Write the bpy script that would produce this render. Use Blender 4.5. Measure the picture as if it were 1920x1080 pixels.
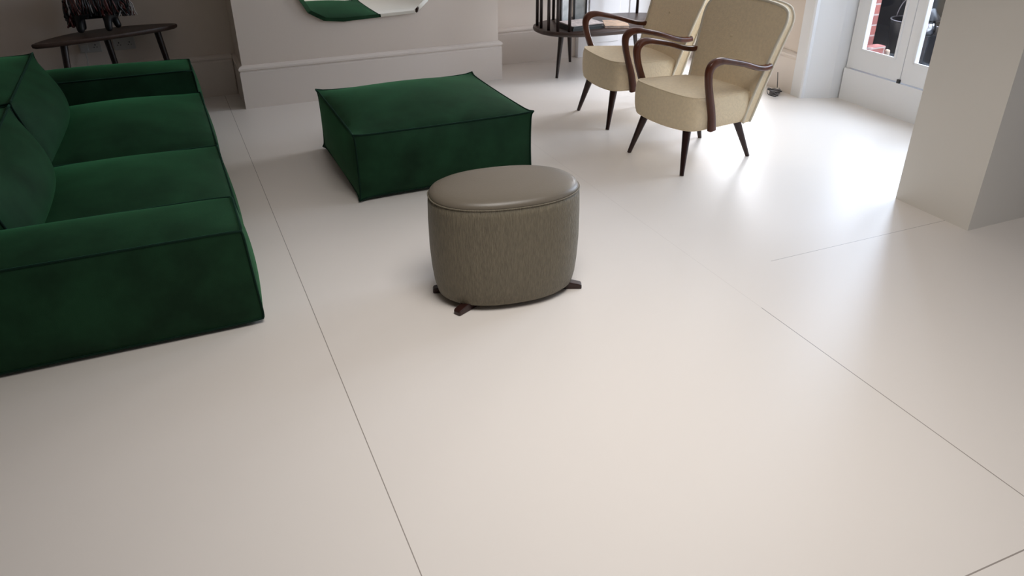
import bpy, bmesh, math, random
from mathutils import Vector, Matrix
random.seed(7)
D = bpy.data
for o in list(D.objects): D.objects.remove(o, do_unlink=True)
SC = bpy.context.scene
COL = SC.collection
PI = math.pi

# ------------------------------------------------------------------ camera
cam_d = D.cameras.new('camera'); cam = D.objects.new('camera', cam_d); COL.objects.link(cam)
th, ro, yaw = .51310, -.006967, .404747
fwd = Vector((math.sin(yaw)*math.cos(th), math.cos(yaw)*math.cos(th), -math.sin(th)))
r0 = Vector((math.cos(yaw), -math.sin(yaw), 0)); u0 = r0.cross(fwd)
cr = r0*math.cos(ro) + u0*math.sin(ro); cu = -r0*math.sin(ro) + u0*math.cos(ro)
m = Matrix(((cr.x, cu.x, -fwd.x, 0), (cr.y, cu.y, -fwd.y, 0), (cr.z, cu.z, -fwd.z, 1.7), (0, 0, 0, 1)))
cam.matrix_world = m
cam_d.lens = 36*1467/1920; cam_d.sensor_width = 36; cam_d.clip_start = .05; cam_d.clip_end = 100
SC.camera = cam

# ------------------------------------------------------------------ world, lights, exposure
SC.view_settings.view_transform = 'Standard'; SC.view_settings.look = 'None'
SC.view_settings.gamma = 1; SC.view_settings.use_curve_mapping = False
SC.view_settings.exposure = 0.06
W = D.worlds.new('sky'); SC.world = W; W.use_nodes = True
wb = W.node_tree.nodes['Background']; wb.inputs[0].default_value = (.72, .84, 1, 1); wb.inputs[1].default_value = .3

def area(name, loc, aim, sx, sy, power, color, spread=180):
    l = D.lights.new(name, 'AREA'); l.shape = 'RECTANGLE'; l.size = sx; l.size_y = sy
    l.energy = power; l.color = color; l.spread = math.radians(spread)
    o = D.objects.new(name, l); COL.objects.link(o); o.location = loc
    o.rotation_euler = (Vector(aim)-Vector(loc)).to_track_quat('-Z', 'Y').to_euler()
    return o
# daylight at the openings of the room
area('daylight_french_doors', (5.30, 4.15, 1.70), (2.2, 3.4, .1), 2.4, 1.9, 190, (.70, .82, 1))
area('daylight_garden_window', (4.80, 5.60, 1.35), (1.0, 5.3, .8), .95, 2.0, 75, (.92, .94, 1))
area('daylight_rooflight', (1.15, 1.45, 3.25), (1.2, 1.75, 0), 1.5, 1.6, 30, (1, .96, .925), 105)
area('daylight_front_glazing', (4.9, -.3, 1.5), (1.5, .3, .3), 3.2, 2.2, 8, (.74, .82, 1))

# ------------------------------------------------------------------ materials
def mat(name, col, rough=.5, spec=.5, metal=0, sheen=0, sheen_tint=None, coat=0, bump=None, var=None):
    """bump=(scale, strength, stretch) var=(scale, amount, stretch)"""
    M = D.materials.new(name); M.use_nodes = True; nt = M.node_tree; N = nt.nodes; Lk = nt.links
    b = N['Principled BSDF']
    b.inputs['Base Color'].default_value = (*col, 1); b.inputs['Roughness'].default_value = rough
    b.inputs['Specular IOR Level'].default_value = spec; b.inputs['Metallic'].default_value = metal
    b.inputs['Coat Weight'].default_value = coat; b.inputs['Coat Roughness'].default_value = .15
    if sheen:
        b.inputs['Sheen Weight'].default_value = sheen; b.inputs['Sheen Roughness'].default_value = .35
        b.inputs['Sheen Tint'].default_value = (*(sheen_tint or (1, 1, 1)), 1)
    tc = N.new('ShaderNodeTexCoord')
    def noise(scale, stretch, detail=3):
        mp = N.new('ShaderNodeMapping'); mp.inputs['Scale'].default_value = stretch
        Lk.new(tc.outputs['Object'], mp.inputs['Vector'])
        n = N.new('ShaderNodeTexNoise'); n.inputs['Scale'].default_value = scale; n.inputs['Detail'].default_value = detail
        Lk.new(mp.outputs[0], n.inputs['Vector']); return n
    if var:
        n = noise(var[0], var[2] if len(var) > 2 else (1, 1, 1))
        mx = N.new('ShaderNodeMix'); mx.data_type = 'RGBA'
        a = var[1]
        mx.inputs[6].default_value = (*[c*(1-a) for c in col], 1); mx.inputs[7].default_value = (*[min(1, c*(1+a)) for c in col], 1)
        rp = N.new('ShaderNodeMapRange'); rp.inputs[1].default_value = .3; rp.inputs[2].default_value = .7
        Lk.new(n.outputs[0], rp.inputs[0]); Lk.new(rp.outputs[0], mx.inputs[0]); Lk.new(mx.outputs[2], b.inputs['Base Color'])
    if bump:
        n = noise(bump[0], bump[2] if len(bump) > 2 else (1, 1, 1), 2)
        bp_ = N.new('ShaderNodeBump'); bp_.inputs['Strength'].default_value = bump[1]; bp_.inputs['Distance'].default_value = .004
        Lk.new(n.outputs[0], bp_.inputs['Height']); Lk.new(bp_.outputs[0], b.inputs['Normal'])
    return M

M_wall = mat('wall_paint', (.73, .64, .56), .6, .3, bump=(60, .05))
M_skirt = mat('skirting_paint', (.76, .685, .62), .45, .4)
M_column = mat('column_paint', (.84, .80, .73), .6, .3)
M_white = mat('white_gloss_paint', (.80, .80, .81), .35, .5)
M_ceil = mat('ceiling_paint', (.62, .57, .52), .8, .2)
M_velvet = mat('green_velvet', (.0080, .036, .0150), .75, .15, sheen=.28, sheen_tint=(.14, .64, .25), var=(5, .35), bump=(350, .15))
M_velvet_seam = mat('green_velvet_piping', (.0030, .018, .010), .8, .15, sheen=.26, sheen_tint=(.12, .5, .3))
M_beige = mat('cream_boucle', (.84, .70, .49), .85, .2, sheen=.25, sheen_tint=(1, .93, .8), bump=(120, .55), var=(60, .05))
M_cream = mat('cream_piping', (.74, .68, .56), .85, .2, sheen=.3, bump=(120, .4))
M_wood = mat('mahogany', (.095, .026, .011), .28, .4, coat=.12, var=(14, .45, (1, 1, .15)))
M_legwood = mat('dark_leg_wood', (.026, .009, .007), .3, .4, coat=.1, var=(14, .4, (1, 1, .15)))
M_dark = mat('near_black_wood', (.020, .011, .009), .35, .5, var=(12, .3, (.2, 1, 1)))
M_walnut = mat('dark_walnut_top', (.050, .028, .020), .4, .5, var=(10, .3, (.3, 2, 1)))
M_pouf = mat('olive_grey_ribbed_cloth', (.170, .146, .102), .55, .35, sheen=.12, bump=(85, 1.0, (3.2, 3.2, .6)), var=(75, .20, (2.5, 2.5, .40)))
M_pouftop = mat('olive_grey_satin_top', (.150, .127, .096), .38, .5, bump=(220, .12))
M_black = mat('black_plastic', (.012, .012, .013), .35, .5)
M_silver = mat('brushed_metal', (.6, .6, .6), .25, .5, metal=1)
M_mirror = mat('mirror_silver', (.86, .89, .87), .015, .5, metal=1)
M_mirror_back = mat('mirror_backing', (.12, .11, .10), .5)
M_socket = mat('socket_plastic', (.55, .53, .50), .4)
M_page = mat('magazine_paper', (.72, .62, .58), .5, var=(30, .25))
M_tan = mat('tan_magazine', (.62, .42, .28), .5, var=(30, .2))
M_cover = mat('dark_magazine_cover', (.035, .040, .040), .35)
M_frameglass = mat('pale_print_paper', (.42, .44, .43), .3, var=(12, .3))
M_slate = mat('slate_grey_paint', (.016, .018, .024), .6)
M_pot = mat('black_bucket', (.010, .011, .014), .4, .4)
M_rim = mat('bucket_rim', (.22, .22, .24), .35)
M_stone = mat('pale_stone', (.40, .30, .22), .8, var=(30, .3))
M_paving = mat('outside_paving', (.020, .022, .028), .8, var=(4, .3))
M_red = mat('dark_red_bead', (.085, .018, .015), .35)
M_bead = mat('pale_bead', (.40, .38, .38), .35)
M_ink = mat('black_bead', (.008, .008, .010), .35)

def glass():
    M = D.materials.new('window_glass'); M.use_nodes = True; nt = M.node_tree; N = nt.nodes
    N.remove(N['Principled BSDF']); out = N['Material Output']
    t = N.new('ShaderNodeBsdfTransparent'); g = N.new('ShaderNodeBsdfGlossy'); g.inputs['Roughness'].default_value = .02
    mx = N.new('ShaderNodeMixShader'); lw = N.new('ShaderNodeLayerWeight')      # Schlick reflectance, the same on both faces
    pw = N.new('ShaderNodeMath'); pw.operation = 'POWER'; pw.inputs[1].default_value = 5
    nt.links.new(lw.outputs['Facing'], pw.inputs[0])
    fr = N.new('ShaderNodeMath'); fr.operation = 'MULTIPLY_ADD'; fr.inputs[1].default_value = .9; fr.inputs[2].default_value = .025
    nt.links.new(pw.outputs[0], fr.inputs[0]); nt.links.new(fr.outputs[0], mx.inputs[0]); nt.links.new(t.outputs[0], mx.inputs[1]); nt.links.new(g.outputs[0], mx.inputs[2])
    nt.links.new(mx.outputs[0], out.inputs[0]); return M
M_glass = glass()

def brick():
    M = D.materials.new('red_brick'); M.use_nodes = True; nt = M.node_tree; N = nt.nodes; Lk = nt.links; b = N['Principled BSDF']
    tc = N.new('ShaderNodeTexCoord'); sp = N.new('ShaderNodeSeparateXYZ'); Lk.new(tc.outputs['Object'], sp.inputs[0])
    ad = N.new('ShaderNodeMath'); ad.operation = 'ADD'; Lk.new(sp.outputs[0], ad.inputs[0]); Lk.new(sp.outputs[1], ad.inputs[1])
    cb = N.new('ShaderNodeCombineXYZ'); Lk.new(ad.outputs[0], cb.inputs[0]); Lk.new(sp.outputs[2], cb.inputs[1])
    br = N.new('ShaderNodeTexBrick'); Lk.new(cb.outputs[0], br.inputs[0]); br.inputs['Scale'].default_value = 1
    br.inputs['Brick Width'].default_value = .225; br.inputs['Row Height'].default_value = .075; br.inputs['Mortar Size'].default_value = .006
    br.inputs['Color1'].default_value = (.27, .062, .042, 1); br.inputs['Color2'].default_value = (.20, .05, .038, 1); br.inputs['Mortar'].default_value = (.34, .25, .22, 1)
    Lk.new(br.outputs[0], b.inputs['Base Color']); b.inputs['Roughness'].default_value = .8; return M
M_brick = brick()

def floor_mat():
    M = D.materials.new('cream_porcelain_slabs'); M.use_nodes = True; nt = M.node_tree; N = nt.nodes; Lk = nt.links; b = N['Principled BSDF']
    tc = N.new('ShaderNodeTexCoord'); sp = N.new('ShaderNodeSeparateXYZ'); Lk.new(tc.outputs['Object'], sp.inputs[0])
    def M_(op, *a):
        n = N.new('ShaderNodeMath'); n.operation = op
        for i, v in enumerate(a):
            if isinstance(v, (int, float)): n.inputs[i].default_value = v
            else: Lk.new(v, n.inputs[i])
        return n.outputs[0]
    def line(axis, c, w): return M_('LESS_THAN', M_('ABSOLUTE', M_('SUBTRACT', sp.outputs[axis], c)), w)
    X, Y = 0, 1
    a = line(X, .343, .0016)
    bl = M_('MULTIPLY', line(X, 2.083, .0019), M_('SUBTRACT', 1, M_('MULTIPLY', M_('GREATER_THAN', sp.outputs[1], 2.19), .85)))  # joint fades farther back: floor glare put into the colour
    c = M_('MULTIPLY', line(Y, 2.515, .0018), M_('MULTIPLY', M_('GREATER_THAN', sp.outputs[0], 2.40), .75))
    d = M_('MULTIPLY', line(Y, .845, .0022), M_('GREATER_THAN', sp.outputs[0], .343))
    tot = M_('MINIMUM', M_('ADD', M_('ADD', a, bl), M_('ADD', c, d)), 1)
    n = N.new('ShaderNodeTexNoise'); n.inputs['Scale'].default_value = 1.3; n.inputs['Detail'].default_value = 4
    Lk.new(tc.outputs['Object'], n.inputs['Vector'])
    base = N.new('ShaderNodeMix'); base.data_type = 'RGBA'
    base.inputs[6].default_value = (.770, .718, .665, 1); base.inputs[7].default_value = (.775, .723, .670, 1); Lk.new(n.outputs[0], base.inputs[0])
    mx = N.new('ShaderNodeMix'); mx.data_type = 'RGBA'; Lk.new(tot, mx.inputs[0]); Lk.new(base.outputs[2], mx.inputs[6])
    mx.inputs[7].default_value = (.33, .29, .26, 1); Lk.new(mx.outputs[2], b.inputs['Base Color'])
    b.inputs['Specular IOR Level'].default_value = .5
    b.inputs['Roughness'].default_value = .37
    return M
M_floor = floor_mat()

# ------------------------------------------------------------------ helpers
def obj(name, bm, mt, parent=None, smooth=False, loc=None):
    me = D.meshes.new(name)
    bmesh.ops.recalc_face_normals(bm, faces=bm.faces)
    bm.to_mesh(me); bm.free(); me.materials.append(mt)
    if smooth:
        for p in me.polygons: p.use_smooth = True
    o = D.objects.new(name, me); COL.objects.link(o)
    if parent: o.parent = parent
    if loc: o.location = loc
    return o
def subsurf(o, n=1):
    md = o.modifiers.new('sub', 'SUBSURF'); md.levels = n; md.render_levels = n; return o
def bevel(o, w=.004, seg=2):
    md = o.modifiers.new('bevel', 'BEVEL'); md.width = w; md.segments = seg; md.limit_method = 'ANGLE'; return o
def tag(o, label=None, cat=None, group=None, kind=None):
    if label: o['label'] = label
    if cat: o['category'] = cat
    if group: o['group'] = group
    if kind: o['kind'] = kind
    return o
def thing(name, label, cat, loc=(0, 0, 0), rz=0, group=None):
    o = D.objects.new(name, None); COL.objects.link(o); o.location = loc; o.rotation_euler = (0, 0, rz)
    o.empty_display_size = .1
    return tag(o, label, cat, group)
def struct(name, bm, mt, parent=None):
    o = obj(name, bm, mt, parent)
    if not parent: o['kind'] = 'structure'
    return o
def box(bm, x0, x1, y0, y1, z0, z1):
    v = [bm.verts.new(p) for p in ((x0, y0, z0), (x1, y0, z0), (x1, y1, z0), (x0, y1, z0), (x0, y0, z1), (x1, y0, z1), (x1, y1, z1), (x0, y1, z1))]
    for f in ((0, 3, 2, 1), (4, 5, 6, 7), (0, 1, 5, 4), (1, 2, 6, 5), (2, 3, 7, 6), (3, 0, 4, 7)): bm.faces.new([v[i] for i in f])
    return bm
def BX(*a): return box(bmesh.new(), *a)
def prism(bm, pts, z0, z1):
    lo = [bm.verts.new((x, y, z0)) for x, y in pts]; hi = [bm.verts.new((x, y, z1)) for x, y in pts]
    n = len(pts); bm.faces.new(lo[::-1]); bm.faces.new(hi)
    for i in range(n): bm.faces.new((lo[i], lo[(i+1) % n], hi[(i+1) % n], hi[i]))
    return bm
def loft(bm, rings, caps=True, closed=False):
    R = [[bm.verts.new(p) for p in r] for r in rings]; n = len(R[0])
    rng = len(R) if closed else len(R)-1
    for i in range(rng):
        A, B = R[i], R[(i+1) % len(R)]
        for j in range(n): bm.faces.new((A[j], A[(j+1) % n], B[(j+1) % n], B[j]))
    if caps and not closed:
        bm.faces.new(R[0][::-1]); bm.faces.new(R[-1])
    return bm
def spline(pts, n=8, closed=False):
    P = [Vector(p) for p in pts]; out = []
    N = len(P); rng = N if closed else N-1
    for i in range(rng):
        if closed: a, b, c, d = P[(i-1) % N], P[i], P[(i+1) % N], P[(i+2) % N]
        else: a, b, c, d = P[max(i-1, 0)], P[i], P[i+1], P[min(i+2, N-1)]
        for k in range(n):
            t = k/n
            out.append(.5*((2*b)+(c-a)*t+(2*a-5*b+4*c-d)*t*t+(3*b-a-3*c+d)*t**3))
    if not closed: out.append(P[-1])
    return out
def tube(bm, pts, r, seg=8, closed=False, caps=True):
    pts = [Vector(p) for p in pts]; n = len(pts); rings = []
    rf = r if callable(r) else (lambda t: r)
    up = None
    for i, p in enumerate(pts):
        if closed: t = (pts[(i+1) % n]-pts[i-1])
        else: t = (pts[min(i+1, n-1)]-pts[max(i-1, 0)])
        t.normalize()
        if up is None:
            up = Vector((0, 0, 1)) if abs(t.z) < .9 else Vector((1, 0, 0))
        s = t.cross(up).normalized(); up = s.cross(t).normalized()
        rr = rf(i/max(1, n-1))
        rings.append([p+s*rr*math.cos(2*PI*k/seg)+up*rr*math.sin(2*PI*k/seg) for k in range(seg)])
    return loft(bm, rings, caps, closed)
def lathe_between(bm, a, b, ra, rb, seg=16, steps=1):
    return tube(bm, [Vector(a).lerp(Vector(b), i/steps) for i in range(steps+1)], lambda t: ra+(rb-ra)*t, seg)

def pillow_fn(c, h, bulge, sag, pinch=.0):
    """maps a point of the [-1,1] cube onto an upholstered block: puffed faces, seams sagging between the corners"""
    cx, cy, cz = c
    def f(x, y, z):
        def D_(b, p, q):
            return b*((1-p*p)*(1-q*q))**.75 - sag*((1-q*q)*abs(p)**5+(1-p*p)*abs(q)**5) + pinch*(abs(p)**14*abs(q)**14)
        return Vector((cx+x*(h[0]+D_(bulge[0], y, z)), cy+y*(h[1]+D_(bulge[1], x, z)), cz+z*(h[2]+D_(bulge[2], x, y))))
    return f
def cube_grid(bm, f, n=(20, 20, 12)):
    cache = {}
    def V(i, j, k):
        key = (i, j, k)
        if key not in cache:
            cache[key] = bm.verts.new(f(2*i/n[0]-1, 2*j/n[1]-1, 2*k/n[2]-1))
        return cache[key]
    for i in range(n[0]):
        for j in range(n[1]):
            for k in (0, n[2]): bm.faces.new((V(i, j, k), V(i+1, j, k), V(i+1, j+1, k), V(i, j+1, k)))
    for i in range(n[0]):
        for k in range(n[2]):
            for j in (0, n[1]): bm.faces.new((V(i, j, k), V(i+1, j, k), V(i+1, j, k+1), V(i, j, k+1)))
    for j in range(n[1]):
        for k in range(n[2]):
            for i in (0, n[0]): bm.faces.new((V(i, j, k), V(i, j+1, k), V(i, j+1, k+1), V(i, j, k+1)))
    return bm
def edge_pts(f, a, b, n=24): return [f(*[a[i]+(b[i]-a[i])*t/n for i in range(3)]) for t in range(n+1)]
def piping(f, loops, r=.006):
    bm = bmesh.new()
    for lp in loops:
        pts = []
        for i in range(len(lp)-1): pts += edge_pts(f, lp[i], lp[i+1])[(1 if i else 0):]
        closed = lp[0] == lp[-1]
        if closed: pts = pts[:-1]
        tube(bm, pts, r, 6, closed)
    return bm
TOP = [(-1, -1, 1), (1, -1, 1), (1, 1, 1), (-1, 1, 1), (-1, -1, 1)]
BOT = [(-1, -1, -1), (1, -1, -1), (1, 1, -1), (-1, 1, -1), (-1, -1, -1)]
VERT = [[(sx, sy, -1), (sx, sy, 1)] for sx in (-1, 1) for sy in (-1, 1)]
FRONT = [(1, -1, -1), (1, 1, -1), (1, 1, 1), (1, -1, 1), (1, -1, -1)]
BACKL = [(-1, -1, -1), (-1, 1, -1), (-1, 1, 1), (-1, -1, 1), (-1, -1, -1)]
def smooth_crease(o, ang=50):
    for p in o.data.polygons: p.use_smooth = True
    bm = bmesh.new(); bm.from_mesh(o.data)
    for e in bm.edges:
        if len(e.link_faces) == 2 and e.calc_face_angle(0) > math.radians(ang): e.smooth = False
    bm.to_mesh(o.data); bm.free(); return o
def pillow(name, parent, c, h, bulge, sag, loops, mt=M_velvet, pm=M_velvet_seam, r=.006, pinch=0, n=(20, 20, 12), warp=None):
    f0 = pillow_fn(c, h, bulge, sag, pinch)
    f = (lambda x, y, z: warp(f0(x, y, z))) if warp else f0
    o = obj(name, cube_grid(bmesh.new(), f, n), mt, parent); smooth_crease(o, 45)
    p = obj('piping', piping(f, loops, r), pm, o, smooth=True)
    return o

# ------------------------------------------------------------------ the room
XL, XR, YF, YB, H = -2.7, 4.43, -2.6, 6.575, 2.95
struct('floor', BX(XL-.1, 4.90, YF-.1, YB+.1, -.12, 0), M_floor)
# ceiling with a rooflight opening
bm = bmesh.new()
for a in ((XL, .3, YF, YB), (2.1, 5.0, YF, YB), (.3, 2.1, YF, .5), (.3, 2.1, 2.4, YB)): box(bm, *a, H, H+.15)
struct('ceiling', bm, M_ceil)
M_taupe = mat('taupe_bounce_cut', (.26, .21, .17), .7)  # unseen walls made dark to cut light bouncing round the room
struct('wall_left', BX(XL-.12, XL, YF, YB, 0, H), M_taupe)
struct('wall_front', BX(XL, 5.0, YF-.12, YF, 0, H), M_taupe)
struct('wall_back', BX(XL, XR+.25, YB, YB+.12, 0, H), M_wall)
# chimney breast, carried up to the ceiling
CBX0, CBX1, CBY = .475, 2.510, 6.115
struct('wall_chimney', BX(CBX0, CBX1, CBY, YB-.001, 0, H), M_wall)
# right recess returns: a nib of wall beside the bright window bay
SK = [(0, 0), (.024, 0), (.024, .262), (.020, .270), (.020, .276), (.030, .284), (.030, .296), (.022, .306), (.010, .312), (0, .315)]
def skirting(name, runs, mt=M_skirt, prof=SK):
    """runs: polyline of wall base points; the board stands to the right of the travel direction, mitred at corners"""
    bm = bmesh.new()
    for run in runs:
        P = [Vector((x, y)) for x, y in run]; rings = []
        for i, p in enumerate(P):
            ds = []
            if i > 0: ds.append((P[i]-P[i-1]).normalized())
            if i < len(P)-1: ds.append((P[i+1]-P[i]).normalized())
            ns = [Vector((d.y, -d.x)) for d in ds]
            if len(ns) == 2:
                nn = ns[0]+ns[1]; nn = nn/(1+ns[0].dot(ns[1]))
            else: nn = ns[0]
            rings.append([Vector((p.x+nn.x*o_, p.y+nn.y*o_, z)) for o_, z in prof])
        loft(bm, rings)
    o = obj(name, bm, mt); o['kind'] = 'structure'; return o
skirting('baseboard_chimney', [[(CBX0, YB-.002), (CBX0, CBY), (CBX1, CBY), (CBX1, YB-.002)]])
skirting('baseboard_back_left', [[(XL+.03, YB), (CBX0-.03, YB)]])
skirting('baseboard_back_right', [[(CBX1+.03, YB), (3.459, YB)]])
skirting('baseboard_left', [[(XL, YF), (XL, YB)]])
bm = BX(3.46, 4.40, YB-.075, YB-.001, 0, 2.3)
o = struct('wall_added_bright_panel', bm, M_white); bevel(o, .004)  # white panel added where window light brightens the back wall
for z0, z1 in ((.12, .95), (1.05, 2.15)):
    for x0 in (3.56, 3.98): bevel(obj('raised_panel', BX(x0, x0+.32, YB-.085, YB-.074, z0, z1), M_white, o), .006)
# right wall with a tall window (behind the armchairs)
WX = XR; W0, W1 = 5.05, 6.06
bm = bmesh.new()
box(bm, WX, WX+.25, 4.62, W0, 0, H); box(bm, WX, WX+.25, W1, YB, 0, H); box(bm, WX, WX+.25, W0, W1, 2.45, H); box(bm, WX, WX+.25, W0, W1, 0, .22)
struct('wall_right', bm, M_wall)
skirting('baseboard_right', [[(XR, YB-.03), (XR, W1)], [(XR, W0), (XR, 4.72)]])
def window(name, x, y0, y1, z0, z1, bars=1):
    bm = bmesh.new()
    box(bm, x, x+.06, y0, y0+.06, z0, z1); box(bm, x, x+.06, y1-.06, y1, z0, z1)
    box(bm, x, x+.06, y0+.06, y1-.06, z0, z0+.08); box(bm, x, x+.06, y0+.06, y1-.06, z1-.06, z1)
    o = struct(name, bm, M_white)
    for k in range(bars):
        yc = y0+(y1-y0)*(k+1)/(bars+1); obj('mullion', BX(x+.005, x+.055, yc-.03, yc+.03, z0+.08, z1-.06), M_white, o)
    obj('glass_pane', BX(x+.028, x+.032, y0+.06, y1-.06, z0+.08, z1-.06), M_glass, o)
    return o
window('window_1', WX+.10, W0, W1, .22, 2.45)
# architrave and splayed reveal leading into the French doors
DX = 4.667
bm = bmesh.new(); prism(bm, [(4.402, 4.60), (4.402, 4.72), (4.43, 4.72), (4.43, 4.60)], 0, H)
prism(bm, [(4.402, 4.60), (4.392, 4.612), (4.392, 4.632), (4.402, 4.640)], 0, H)
struct('trim_1', bm, M_white)
bm = bmesh.new(); prism(bm, [(4.430, 4.60), (4.60, 4.515), (DX+.1, 4.485), (DX+.1, 4.62), (4.43, 4.62)], 0, H)
struct('trim_2', bm, M_white)
# wall around the doors
bm = bmesh.new()
box(bm, DX, DX+.16, 2.85, 4.485, 0, .235)               # riser below the doors
box(bm, DX, DX+.16, 2.85, 4.485, 2.45, H)               # over the doors
struct('wall_right_door_bay', bm, M_white)
# French doors
d0 = struct('door_frame', BX(DX+.02, DX+.10, 4.447, 4.487, .235, 2.45), M_white); d0.name = 'door_1'
def leaf(name, y0, y1, panes):
    """y0<y1; door leaf with a bottom rail, stiles and a glazed opening"""
    zb, zt = .243, 2.44; st = .078
    bm = bmesh.new(); x0, x1 = DX+.012, DX+.056
    box(bm, x0, x1, y0, y0+st, zb, zt); box(bm, x0, x1, y1-st, y1, zb, zt)
    box(bm, x0, x1, y0+st, y1-st, zb, .385); box(bm, x0, x1, y0+st, y1-st, zt-.09, zt)
    o = struct(name, bm, M_white)
    bm = bmesh.new()    # glazing bead, a raised sloped lip around the opening
    for a in ((y0+st-.008, y0+st+.010, .385, zt-.09), (y1-st-.010, y1-st+.008, .385, zt-.09)): box(bm, x0-.008, x0+.004, a[0], a[1], a[2], a[3])
    box(bm, x0-.008, x0+.004, y0+st, y1-st, .377, .398); box(bm, x0-.008, x0+.004, y0+st, y1-st, zt-.10, zt-.085)
    bevel(obj('glazing_bead', bm, M_white, o), .003)
    obj('glass_pane', BX(x0+.034, x0+.038, y0+st, y1-st, .385, zt-.09), M_glass, o)
    bm = bmesh.new(); box(bm, x0-.006, x0+.001, y0+.018, y0+.058, 1.20, 1.40)
    tube(bm, [(x0, y0+.038, 1.30), (x0-.05, y0+.038, 1.30), (x0-.05, y0+.14, 1.30)], .008)
    obj('handle', bm, M_silver, o)
    return o
leaf('door_2', 3.978, 4.445, 1)
leaf('door_3', 3.505, 3.973, 1)
leaf('door_4', 2.87, 3.50, 1)
# little black bolt at the foot of the meeting stiles
bm = BX(DX-.004, DX+.013, 3.966, 3.990, .236, .262)
tag(bevel(obj('door_bolt', bm, M_black), .002), 'small dark floor bolt at the foot of where the two white glazed doors meet', 'door bolt')

# wall nib / square column on the right and the front part of the right side
struct('wall_column', BX(3.521, 5.0, 2.378, 2.838, 0, H), M_column)
bm = bmesh.new()
box(bm, 4.75, 4.90, YF, -2.0, 0, H); box(bm, 4.75, 4.90, 1.6, 2.378, 0, H); box(bm, 4.75, 4.90, -2.0, 1.6, 2.5, H)
struct('wall_right_front', bm, M_wall)
window('window_2', 4.78, -2.0, 1.6, 0.0, 2.5, 3)
# rooflight kerb
bm = bmesh.new()
for a in ((.26, .30, .46, 2.44), (2.1, 2.14, .46, 2.44), (.3, 2.1, .46, .50), (.3, 2.1, 2.40, 2.44)): box(bm, *a, H+.15, H+.28)
struct('window_3', bm, M_white)

# ------------------------------------------------------------------ outside the doors
obj_g = struct('floor_terrace', BX(4.95, 9.0, 1.5, 9.5, -.10, .04), M_paving)
bw = tag(obj('brick_pier', BX(4.785, 4.905, 4.487, 4.95, .04, 2.6), M_brick), 'red brick pier seen through the left glass pane of the doors', 'brick pier')
bm = bmesh.new()
box(bm, 4.80, 4.955, 4.40, 4.486, .04, .385)
tag(bevel(obj('brick_step', bm, M_brick), .008), 'low red brick step at the foot of the brick pier outside', 'brick step')
bm = BX(5.00, 5.035, 4.42, 4.455, .04, .345)
tag(bevel(obj('stone_block', bm, M_stone), .012), 'small pale stone post outside, just right of the brick step', 'stone')
bm = bmesh.new()
for k in range(14): box(bm, 7.0, 7.04, 2.2+k*.36, 2.55+k*.36, .04, 2.2)
box(bm, 7.04, 7.08, 2.2, 7.24, .3, .4); box(bm, 7.04, 7.08, 2.2, 7.24, 1.8, 1.9)
tag(obj('garden_fence', bm, M_slate), 'dark slate grey board fence across the terrace behind the glass doors', 'fence')
def bucket(x, y, label, hh=.42, rr=.20, handle=True):
    t = thing('garden_bucket', label, 'bucket', (x, y, .04))
    bm = bmesh.new(); seg = 32
    prof = [(rr*.78, 0), (rr*.98, hh-.03), (rr*.98, hh), (rr*.93, hh), (rr*.74, .03)]
    loft(bm, [[Vector((r*math.cos(2*PI*k/seg), r*math.sin(2*PI*k/seg), z)) for k in range(seg)] for r, z in prof])
    obj('body', bm, M_pot, t, True)
    bm = bmesh.new(); tube(bm, [(rr*math.cos(2*PI*k/40), rr*math.sin(2*PI*k/40), hh) for k in range(40)], .0045, 6, True)
    obj('rim', bm, M_rim, t, True)
    if handle:
        bm = bmesh.new(); tube(bm, [(0, rr*math.cos(a), hh-.01+.20*math.sin(a)) for a in [PI*k/16 for k in range(17)]], .005, 6)
        obj('handle', bm, M_rim, t, True)
    return t
bucket(5.78, 4.93, 'black bucket with a wire handle standing outside, seen through the left door pane', .38, .165)
bucket(5.80, 4.53, 'black tub with a thin pale rim outside, seen through the narrow right door pane', .40, .17, False)
# lantern standing in the tub's place, bright glass
t = thing('garden_lantern', 'dark lantern with a bright round glass outside behind the right door pane', 'lantern', (5.47, 4.49, .04))
bm = BX(-.05, .05, -.05, .05, 0, .36); obj('base', bm, M_pot, t)
bm = bmesh.new(); seg = 20
loft(bm, [[Vector((r*math.cos(2*PI*k/seg), r*math.sin(2*PI*k/seg), z)) for k in range(seg)] for r, z in ((.025, .36), (.045, .385), (.05, .42), (.04, .455), (.022, .475))])
obj('glass_globe', bm, mat('chrome_globe', (.5, .5, .52), .2, metal=1), t, True)
bm = bmesh.new(); loft(bm, [[Vector((r*math.cos(2*PI*k/seg), r*math.sin(2*PI*k/seg), z)) for k in range(seg)] for r, z in ((.065, .475), (.07, .485), (.03, .53), (.012, .56))])
obj('cap', bm, M_pot, t, True)

# ------------------------------------------------------------------ sofa
sofa = thing('sofa', 'long dark green velvet sofa with puffy cushions along the left side', 'sofa', (0, 0, 0))
AX0, AX1 = -1.22, .144
def arm(y0, y1, z0=.020, z1=.425, lab=None):
    return pillow('armrest', sofa, ((AX0+AX1)/2, (y0+y1)/2, (z0+z1)/2), ((AX1-AX0)/2, (y1-y0)/2, (z1-z0)/2),
                  (.026, .022, .040), .001, [TOP, BOT, FRONT], r=.0050, n=(36, 14, 14), pinch=-.004,
                  warp=lambda p: Vector((p.x-.022*max(0, (p.z-.05)/.4)*(p.x > -.5), p.y, p.z)))
arm(2.916, 3.290); arm(5.640, 6.000)
for y0, y1 in ((3.292, 4.455), (4.455, 5.638)):
    pillow('seat_cushion', sofa, (-.325, (y0+y1)/2, .160), (.470, (y1-y0)/2, .115), (.024, .006, .095), .001, [TOP, FRONT], r=.0055, n=(28, 28, 10))
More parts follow.
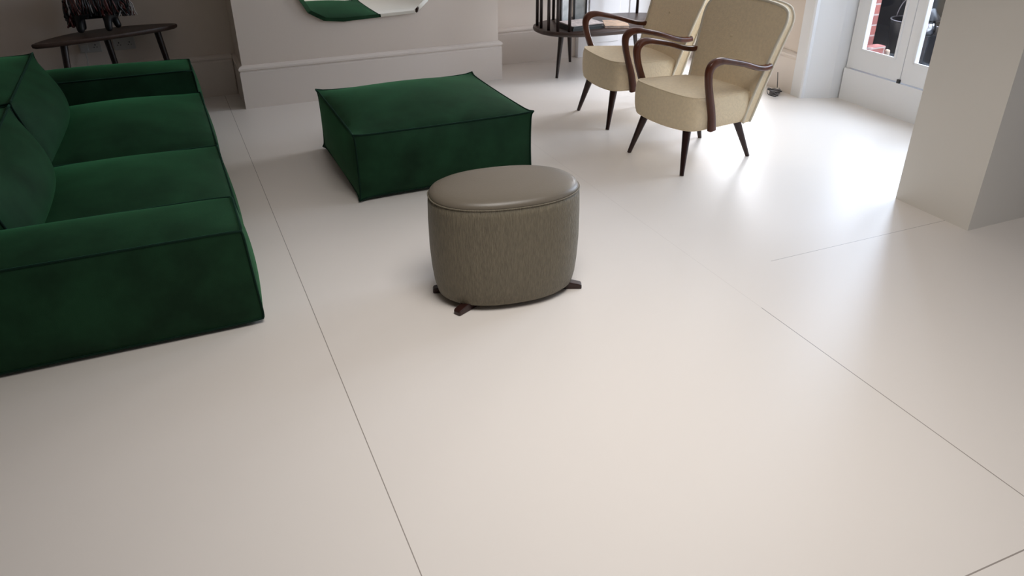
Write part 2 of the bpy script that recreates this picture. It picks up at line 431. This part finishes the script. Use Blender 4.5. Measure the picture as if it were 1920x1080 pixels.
b = obj('base', BX(-1.18, .05, 3.0, 5.95, .012, .05), M_black, sofa)
def lean(y0, y1):
    # leaning back cushion: thick puffy block tilted backwards
    def w(p):
        zz = (p.z-.26)
        return Vector((p.x-.30*zz-.02, p.y, p.z))
    pillow('back_cushion', sofa, (-.80, (y0+y1)/2, .43), (.155, (y1-y0)/2, .18), (.11, .022, .045), .004, [TOP, FRONT], r=.006, n=(14, 26, 18), pinch=.006, warp=w)
lean(3.315, 4.428); lean(4.482, 5.655)
pillow('backrest', sofa, (-1.13, 4.47, .30), (.11, 1.17, .265), (.03, .01, .03), .004, [TOP], r=.0055, n=(10, 30, 12))

# ------------------------------------------------------------------ ottoman
ott = thing('ottoman', 'large square dark green velvet ottoman in front of the chimney wall', 'ottoman', (0, 0, 0))
pillow('cushion_block', ott, (1.325, 4.478, .199), (.514, .482, .176), (.040, .045, .078), .004, [TOP, BOT]+VERT, r=.0055, pinch=.010, n=(30, 30, 16))
obj('base', BX(.88, 1.77, 4.06, 4.90, .004, .03), M_black, ott)

# ------------------------------------------------------------------ oval pouf
PC = (1.165, 2.795)
pf = thing('pouf', 'olive grey oval pouf with ribbed sides and a dark cross foot', 'pouf', (PC[0], PC[1], 0), math.radians(-7))
seg = 72
def oval(a, b, z, e=2.25):
    out = []
    for k in range(seg):
        t = 2*PI*k/seg; c, s = math.cos(t), math.sin(t)
        out.append(Vector((a*math.copysign(abs(c)**(2/e), c), b*math.copysign(abs(s)**(2/e), s), z)))
    return out
A, B = .321, .212
prof = [(.78, .022), (.88, .022), (.93, .034), (.965, .078), (.99, .15), (1.005, .24), (1.005, .36), (.998, .43), (.990, .466)]
bm = bmesh.new(); loft(bm, [oval(A*s, B*s, z) for s, z in prof]); o = obj('ribbed_side', bm, M_pouf, pf, True)
bm = bmesh.new(); loft(bm, [oval(A*s, B*s, z) for s, z in ((.986, .464), (.980, .474), (.955, .485), (.90, .493), (.80, .499), (.66, .503), (.45, .506), (.15, .508), (.02, .5085))])
obj('top_panel', bm, M_pouftop, pf, True)
bm = bmesh.new(); tube(bm, oval(A*.989, B*.989, .466), .0032, 6, True); obj('piping', bm, M_pouf, pf, True)
bm = bmesh.new(); loft(bm, [oval(A*.7, B*.7, z) for z in (.016, .030)]); obj('underside', bm, M_black, pf)
for (fx, fy) in ((.885, 2.655), (1.472, 2.655), (.858, 2.885), (1.44, 3.02)):
    inv = Matrix.Rotation(-math.radians(-7), 3, 'Z')
    e = inv @ Vector((fx-PC[0], fy-PC[1], 0)); d = e.normalized(); s = Vector((-d.y, d.x, 0)); w = .019
    bm = bmesh.new()
    def sec(p, wz, z0, z1): return [p+s*wz+Vector((0, 0, z0)), p-s*wz+Vector((0, 0, z0)), p-s*wz+Vector((0, 0, z1)), p+s*wz+Vector((0, 0, z1))]
    loft(bm, [sec(d*.03, w, .002, .034), sec(e-d*.06, w, .0, .034), sec(e-d*.004, w*.95, .0, .022), sec(e, w*.7, .0, .016)])
    bevel(obj('foot', bm, M_legwood, pf), .003)

# ------------------------------------------------------------------ armchair
def rounded(bm, f, n): return cube_grid(bm, f, n)
def make_chair(label):
    t = thing('armchair', label, 'armchair', (0, 0, 0), 0, None)
    # ---- seat block: bowed front, crowned top (local +x is forward, +y the chair's left)
    def fs(x, y, z):
        w = .272-.026*(1-x)/2
        e = 9
        k = (abs(x)**e+abs(y)**e)**(1/e) if (x or y) else 1
        mx = max(abs(x), abs(y)); q = mx/k if k > 0 else 1
        X = x*q; Y = y*q
        rz = 1-.022*abs(z)**8*mx**4
        px = .012 + X*.262*rz + .024*(1-Y*Y)*max(0, x)
        py = Y*(w+.014*(1-z*z))*rz
        zt = .452+.030*(1-x*x)*(1-y*y)-.055*(1-x)/2*.6 + .005
        zb = .268 - .014*(1-x)/2 - .012*(1-Y*Y)*(x > 0)*x
        return Vector((px, py, zb+(zt-zb)*(z+1)/2))
    seat = smooth_crease(obj('seat', cube_grid(bmesh.new(), fs, (18, 20, 10)), M_beige, t), 60)
    lp = [(-.6, -1, 1), (1, -1, 1), (1, 1, 1), (-.6, 1, 1)]
    obj('piping', piping(fs, [lp, [(-.6, -1, -1), (1, -1, -1), (1, 1, -1), (-.6, 1, -1)]], .0032), M_beige, seat, True)
    # ---- back: curved shell, wide shoulders, leaning backwards
    def fb(x, y, z):      # x thickness, y width, z height
        h = (z+1)/2
        z0, z1 = .245, .885
        hw = .262+.075*h**1.15 - .006
        e = 6
        # round the upper corners
        cc = max(0, (h-.80)/.20); yy = y*(1-.10*cc**3*abs(y)**3)
        zz = z0+(z1-z0)*h + .022*(1-y*y)*h**2 - .018*cc*abs(y)**8
        lean_ = -.232-.145*h-.03*h*h
        wrap = .050*(abs(y)**3)*(1-.35*h)       # the sides come forward round the sitter
        th_ = (.050-.012*h)*(1-.28*abs(y)**6)*(1-.25*abs(z)**10)
        th_ += .016*(1-y*y)*(1-z*z)*(x > 0)
        return Vector((lean_+wrap+x*th_, yy*hw, zz))
    bk = smooth_crease(obj('backrest', cube_grid(bmesh.new(), fb, (4, 24, 26)), M_beige, t), 60)
    obj('piping', piping(fb, [[(1, -1, -1), (1, -1, 1), (1, 1, 1), (1, 1, -1)], [(-1, -1, -1), (-1, -1, 1), (-1, 1, 1), (-1, 1, -1)]], .0085), M_cream, bk, True)
    bm = bmesh.new(); p = fb(1, -.16, .36)
    bmesh.ops.create_uvsphere(bm, u_segments=12, v_segments=8, radius=.011, matrix=Matrix.Translation(p+Vector((.001, 0, 0))) @ Matrix.Diagonal((.5, 1, 1, 1)))
    obj('button', bm, M_beige, bk, True)
    # ---- arms
    for sy in (1, -1):
        ctrl = [(-.270, .298, .578), (-.215, .302, .576), (-.14, .306, .590), (-.03, .310, .625), (.08, .311, .652), (.150, .311, .664), (.205, .310, .654), (.230, .308, .618),
                (.222, .304, .55), (.195, .298, .47), (.165, .292, .39), (.148, .290, .32), (.138, .289, .262)]
        pts = spline([(a, b*sy, c) for a, b, c in ctrl], 6); n = len(pts); rings = []
        for i, p_ in enumerate(pts):
            tt = (pts[min(i+1, n-1)]-pts[max(i-1, 0)]).normalized(); side = Vector((0, 1, 0)); nn = tt.cross(side).normalized()
            s_ = i/(n-1)
            half_w = .019 if s_ > .45 else .019+.010*math.sin(PI*min(1, s_/.45))      # lateral
            half_t = .0165+.0085*math.exp(-((s_-.52)/.10)**2) + (.008*max(0, s_-.55)/.45)
            ring = []
            for k in range(14):
                a = 2*PI*k/14; c, s = math.cos(a), math.sin(a)
                ring.append(p_+side*half_w*math.copysign(abs(c)**.6, c)+nn*half_t*math.copysign(abs(s)**.6, s))
            rings.append(ring)
        bm = bmesh.new(); loft(bm, rings); smooth_crease(obj('armrest', bm, M_wood, t), 60)
    # ---- legs
    for u, v, fu, fv in ((.225, .180, .292, .243), (.225, -.180, .292, -.243), (-.175, .165, -.289, .212), (-.175, -.165, -.289, -.212)):
        bm = bmesh.new(); lathe_between(bm, (u, v, .272), (fu, fv, 0), .0265, .0125, 18)
        lg = obj('leg', bm, M_legwood, t); smooth_crease(lg, 60)
    return t
def copy_tree(o, parent=None):
    c = o.copy(); COL.objects.link(c)
    if parent: c.parent = parent
    for ch in list(o.children): copy_tree(ch, c)
    return c
ch = make_chair('cream upholstered wooden-arm armchair in front, nearest the glass doors')
ch['group'] = 'cream armchairs'
ch2 = copy_tree(ch); ch2['label'] = 'cream upholstered wooden-arm armchair behind the other, next to the spindle table'
ch.location = (2.895, 3.8915, 0); ch.rotation_euler.z = math.atan2(-.149, -.989)
ch2.location = (2.685+.292, 4.79-.0176, 0); ch2.rotation_euler.z = math.atan2(.060, -.998)

# ------------------------------------------------------------------ mirror on the chimney breast
mir = thing('wall_mirror', 'frameless many-sided wall mirror with a slanted glass rim on the chimney wall', 'mirror', (0, CBY, 0))
outl = [(.915, .93), (.945, .745), (.998, .648), (1.105, .585), (1.25, .568), (1.825, .588), (1.925, .672), (1.99, .90), (1.97, 1.30), (1.78, 1.56), (1.30, 1.60), (1.02, 1.44)]
cx = sum(p[0] for p in outl)/len(outl); cz = sum(p[1] for p in outl)/len(outl)
def inset(k): 
    out = []
    for x, z in outl:
        d = Vector((x-cx, z-cz)); L = d.length; out.append((cx+d.x*(L-k)/L, cz+d.y*(L-k)/L))
    return out
i1 = inset(.030)
bm = bmesh.new(); bm.faces.new([bm.verts.new((x, -.022, z)) for x, z in i1]); obj('mirror_face', bm, M_mirror, mir)
bm = bmesh.new(); A1 = [bm.verts.new((x, -.022, z)) for x, z in i1]; B1 = [bm.verts.new((x, -.0205, z)) for x, z in outl]
for i in range(len(outl)):
    j = (i+1) % len(outl); bm.faces.new((A1[i], A1[j], B1[j], B1[i]))
obj('bevelled_edge', bm, M_mirror, mir)
bm = bmesh.new(); loft(bm, [[Vector((x, -.0204, z)) for x, z in outl], [Vector((x, -.001, z)) for x, z in outl]]); obj('backing', bm, M_mirror_back, mir)

# ------------------------------------------------------------------ left side table, sockets, figurine
tb = thing('side_table', 'dark wooden surfboard-shaped side table behind the sofa by the left recess wall', 'side table', (0, 0, 0))
TZ = .585
tp = [(-.800, 6.090), (-.63, 6.118), (-.30, 6.215), (-.02, 6.345), (.085, 6.420), (.098, 6.455), (.06, 6.490), (-.06, 6.518), (-.22, 6.525), (-.42, 6.490), (-.60, 6.395), (-.74, 6.250), (-.812, 6.125)]
sp_ = spline([(x, y, 0) for x, y in tp], 5, True)
cc_ = Vector((-.36, 6.33, 0))
def ring(k, z): return [Vector((p.x-(p.x-cc_.x)*k/(p-cc_).length, p.y-(p.y-cc_.y)*k/(p-cc_).length, z)) for p in sp_]
bm = bmesh.new(); loft(bm, [ring(.022, TZ-.030), ring(.004, TZ-.022), ring(0, TZ-.008), ring(.004, TZ)])
o = smooth_crease(obj('table_top', bm, M_walnut, tb), 60)
for a, f_ in (((-.640, 6.20), (-.690, 6.10)), ((-.385, 6.40), (-.335, 6.36)), ((-.045, 6.415), (.02, 6.36))):
    bm = bmesh.new(); lathe_between(bm, (*a, TZ-.025), (*f_, 0), .024, .014, 14); smooth_crease(obj('leg', bm, M_dark, tb), 60)
def socket(x, z, label):
    t = thing('wall_socket', label, 'socket', (x, YB-.0, z))
    bevel(obj('plate', BX(-.073, .073, -.010, -.0005, -.043, .043), M_socket, t), .003)
    for sx in (-.036, .036):
        bm = bmesh.new()
        box(bm, sx-.003, sx+.003, -.0112, -.009, .004, .014); box(bm, sx-.013, sx-.006, -.0112, -.009, -.010, -.005); box(bm, sx+.006, sx+.013, -.0112, -.009, -.010, -.005)
        obj('pin_holes', bm, M_black, t)
        obj('switch', BX(sx-.005, sx+.005, -.013, -.009, .020, .034), M_socket, t)
    return t
socket(-.285, .455, 'wall socket without a plug under the side table, right one of two')
s2 = socket(-.515, .455, 'wall socket with a white plug under the side table, left one of two')
bm = BX(-.515-.062, -.515-.012, YB-.045, YB-.0135, .425, .470)
tube(bm, spline([(-.552, YB-.03, .43), (-.555, YB-.04, .34), (-.60, YB-.05, .18), (-.64, YB-.05, .03), (-.70, YB-.06, .006)], 6), .0035, 6)
tag(bevel(obj('power_plug', bm, M_socket), .003), 'pale plug and lead in the left socket under the side table', 'plug')

fig = thing('animal_figurine', 'dark beaded animal figurine with shaggy strands standing on the left side table', 'figurine', (-.405, 6.33, TZ))
def skin(name, nodes, edges, mt, parent, sub=2):
    me = D.meshes.new(name); me.from_pydata([n[0] for n in nodes], edges, []); me.materials.append(mt)
    o = D.objects.new(name, me); COL.objects.link(o); o.parent = parent
    md = o.modifiers.new('skin', 'SKIN'); md.use_smooth_shade = True
    for i, n in enumerate(nodes):
        v = me.skin_vertices[0].data[i]; v.radius = (n[1], n[1]) if not isinstance(n[1], tuple) else n[1]; v.use_root = (i == 0)
    subsurf(o, sub); return o
nodes = [((0, 0, .175), .075), ((-.10, 0, .185), .076), ((-.145, 0, .180), .060), ((.11, 0, .185), .075), ((.165, 0, .235), .050), ((.205, -.01, .295), .042), ((.26, -.02, .285), .030), ((.305, -.025, .262), .022),
         ((-.105, .045, .10), .028), ((-.105, .045, .014), .024), ((-.115, -.050, .10), .030), ((-.115, -.052, .014), .026),
         ((.100, .050, .10), .026), ((.125, .045, .014), .024), ((.065, -.055, .10), .028), ((.060, -.065, .014), .024), ((-.185, 0, .20), .015), ((-.190, 0, .09), .010),
         ((.195, .03, .335), .012), ((.195, -.045, .335), .012)]
edges = [(0, 1), (1, 2), (0, 3), (3, 4), (4, 5), (5, 6), (6, 7), (1, 8), (8, 9), (1, 10), (10, 11), (3, 12), (12, 13), (3, 14), (14, 15), (2, 16), (16, 17), (5, 18), (5, 19)]
body = skin('body', nodes, edges, M_ink, fig)
def strands(name, mt, n, r, seed):
    rnd = random.Random(seed); bm = bmesh.new()
    for k in range(n):
        reg = rnd.random()
        if reg < .70:
            x = rnd.uniform(-.15, .12); y = rnd.choice((-1, -1, -1, 1)); rad = .086
            a0 = rnd.uniform(.5, 1.4); pts = []
            sw = rnd.uniform(-.02, .05); Ln = rnd.uniform(.5, 1)
            for q in range(6):
                s = q/5*Ln; ang = a0-s*1.9
                pts.append((x+sw*s+rnd.uniform(-.004, .004), y*(rad+.004)*math.cos(max(ang, -.7)), .190+rad*math.sin(ang)))
        elif reg < .85:
            x = rnd.uniform(-.185, -.14); pts = [(x+rnd.uniform(-.012, .012), rnd.uniform(-.06, .03), .23-.034*q) for q in range(6)]
        else:
            x = rnd.uniform(.14, .22); pts = [(x+.008*q*rnd.uniform(-.5, 1.2), -.05+rnd.uniform(-.01, .01), .29-.036*q) for q in range(6)]
        tube(bm, spline(pts, 3), r*rnd.uniform(.8, 1.3), 5)
    return tag(obj(name, bm, mt, fig, True), kind='stuff')
strands('red_strands', M_red, 60, .0052, 1); strands('pale_strands', M_bead, 30, .0040, 2); strands('black_strands', M_ink, 60, .0060, 3)

# ------------------------------------------------------------------ spindle table on the right
st = thing('spindle_table', 'dark oval low table with upright spindles round its end, right of the chimney breast', 'side table', (0, 0, 0))
SX, SY, SZ = 3.46, 6.03, .400
SA, SB = .635, .345
def stadium(k, z, n=72):
    out = []
    for i in range(n):
        t = 2*PI*i/n; c, s = math.cos(t), math.sin(t); e = 2.6
        out.append(Vector((SX+(SA-k)*math.copysign(abs(c)**(2/e), c), SY+(SB-k)*math.copysign(abs(s)**(2/e), s), z)))
    return out
bm = bmesh.new(); loft(bm, [stadium(.03, SZ-.042), stadium(.006, SZ-.036), stadium(0, SZ-.020), stadium(.004, SZ-.004), stadium(.012, SZ)])
smooth_crease(obj('shelf', bm, M_walnut, st), 60)
bm = bmesh.new(); loft(bm, [stadium(.012, .985), stadium(0, 1.0), stadium(.0, 1.02), stadium(.01, 1.03)]); smooth_crease(obj('table_top', bm, M_walnut, st), 60)
rim = stadium(.035, 0, 72)
for i in list(range(33, 46, 3))+[0, 72-9, 9, 24]:
    p = rim[i % 72]; bm = bmesh.new(); lathe_between(bm, (p.x, p.y, SZ-.002), (p.x, p.y, .987), .013, .013, 10)
    obj('spindle', bm, M_dark, st, True)
for a, f_ in (((3.02, 5.97), (2.967, 5.935)), ((3.25, 6.28), (3.33, 6.40)), ((3.85, 5.86), (3.94, 5.82)), ((3.85, 6.20), (3.94, 6.25))):
    bm = bmesh.new(); lathe_between(bm, (*a, SZ-.040), (*f_, 0), .024, .012, 14); smooth_crease(obj('leg', bm, M_dark, st), 60)
def slab(name, x, y, z, w, d, h, rz, mt, label, cat, group=None, pages=None):
    t = thing(name, label, cat, (x, y, z), math.radians(rz), group)
    bevel(obj('cover', BX(-w/2, w/2, -d/2, d/2, h-.002, h), mt, t), .001)
    obj('back_cover', BX(-w/2, w/2, -d/2, d/2, 0, .002), mt, t)
    obj('pages', BX(-w/2+.003, w/2-.003, -d/2+.003, d/2-.003, .002, h-.002), pages or M_page, t)
    return t
slab('magazine', 3.17, 5.91, SZ, .30, .23, .022, 4, M_cover, 'dark-covered magazine at the bottom of the pile on the spindle table', 'magazine', 'magazines on the spindle table', M_cover)
slab('magazine', 3.16, 5.915, SZ+.022, .29, .22, .014, 9, M_cover, 'dark-covered magazine in the middle of the pile on the spindle table', 'magazine', 'magazines on the spindle table', M_cover)
slab('magazine', 3.17, 5.92, SZ+.036, .30, .22, .007, 3, M_page, 'pale-covered magazine on top of the pile on the spindle table', 'magazine', 'magazines on the spindle table')
slab('magazine', 3.47, 5.87, SZ, .20, .25, .020, -24, M_tan, 'tan-covered magazine lying at the right of the pile on the spindle table', 'magazine', 'magazines on the spindle table')
def picture(x, y, rz, w, label):
    t = thing('picture_frame', label, 'picture frame', (x, y, SZ), math.radians(rz), 'dark frames on the spindle table')
    hh = .36; bm = bmesh.new()
    box(bm, -w/2, -w/2+.014, -.01, .01, 0, hh); box(bm, w/2-.014, w/2, -.01, .01, 0, hh); box(bm, -w/2+.014, w/2-.014, -.01, .01, 0, .014); box(bm, -w/2+.014, w/2-.014, -.01, .01, hh-.014, hh)
    obj('frame', bm, M_black, t); obj('print', BX(-w/2+.014, w/2-.014, -.004, .004, .014, hh-.014), M_frameglass, t)
    return t
picture(3.13, 6.13, 22, .12, 'dark-framed narrow panel on the spindle table, left one of two')
picture(3.28, 6.15, -8, .12, 'dark-framed narrow panel on the spindle table, right one of two')

# ------------------------------------------------------------------ adapter and lead on the floor behind the front armchair
ad = thing('power_adapter', 'small dark power adapter with tangled lead on the floor behind the front armchair', 'power adapter', (4.30, 4.78, 0), math.radians(30))
bevel(obj('body', BX(-.045, .045, -.03, .03, 0, .035), mat('dark_grey_plastic', (.10, .10, .11), .4), ad), .006)
bm = bmesh.new(); rnd = random.Random(4)
tube(bm, spline([(rnd.uniform(-.14, .02), rnd.uniform(-.07, .09), .012+.03*rnd.random()) for k in range(14)], 6), .0035, 6)
tube(bm, spline([(.045, 0, .02), (.07, .01, .03), (.08, .02, .09), (.085, .03, .15)], 6), .003, 6)
obj('lead', bm, M_black, ad, True)
bevel(obj('plug', BX(.048, .075, -.012, .014, .018, .036), M_silver, ad), .003)
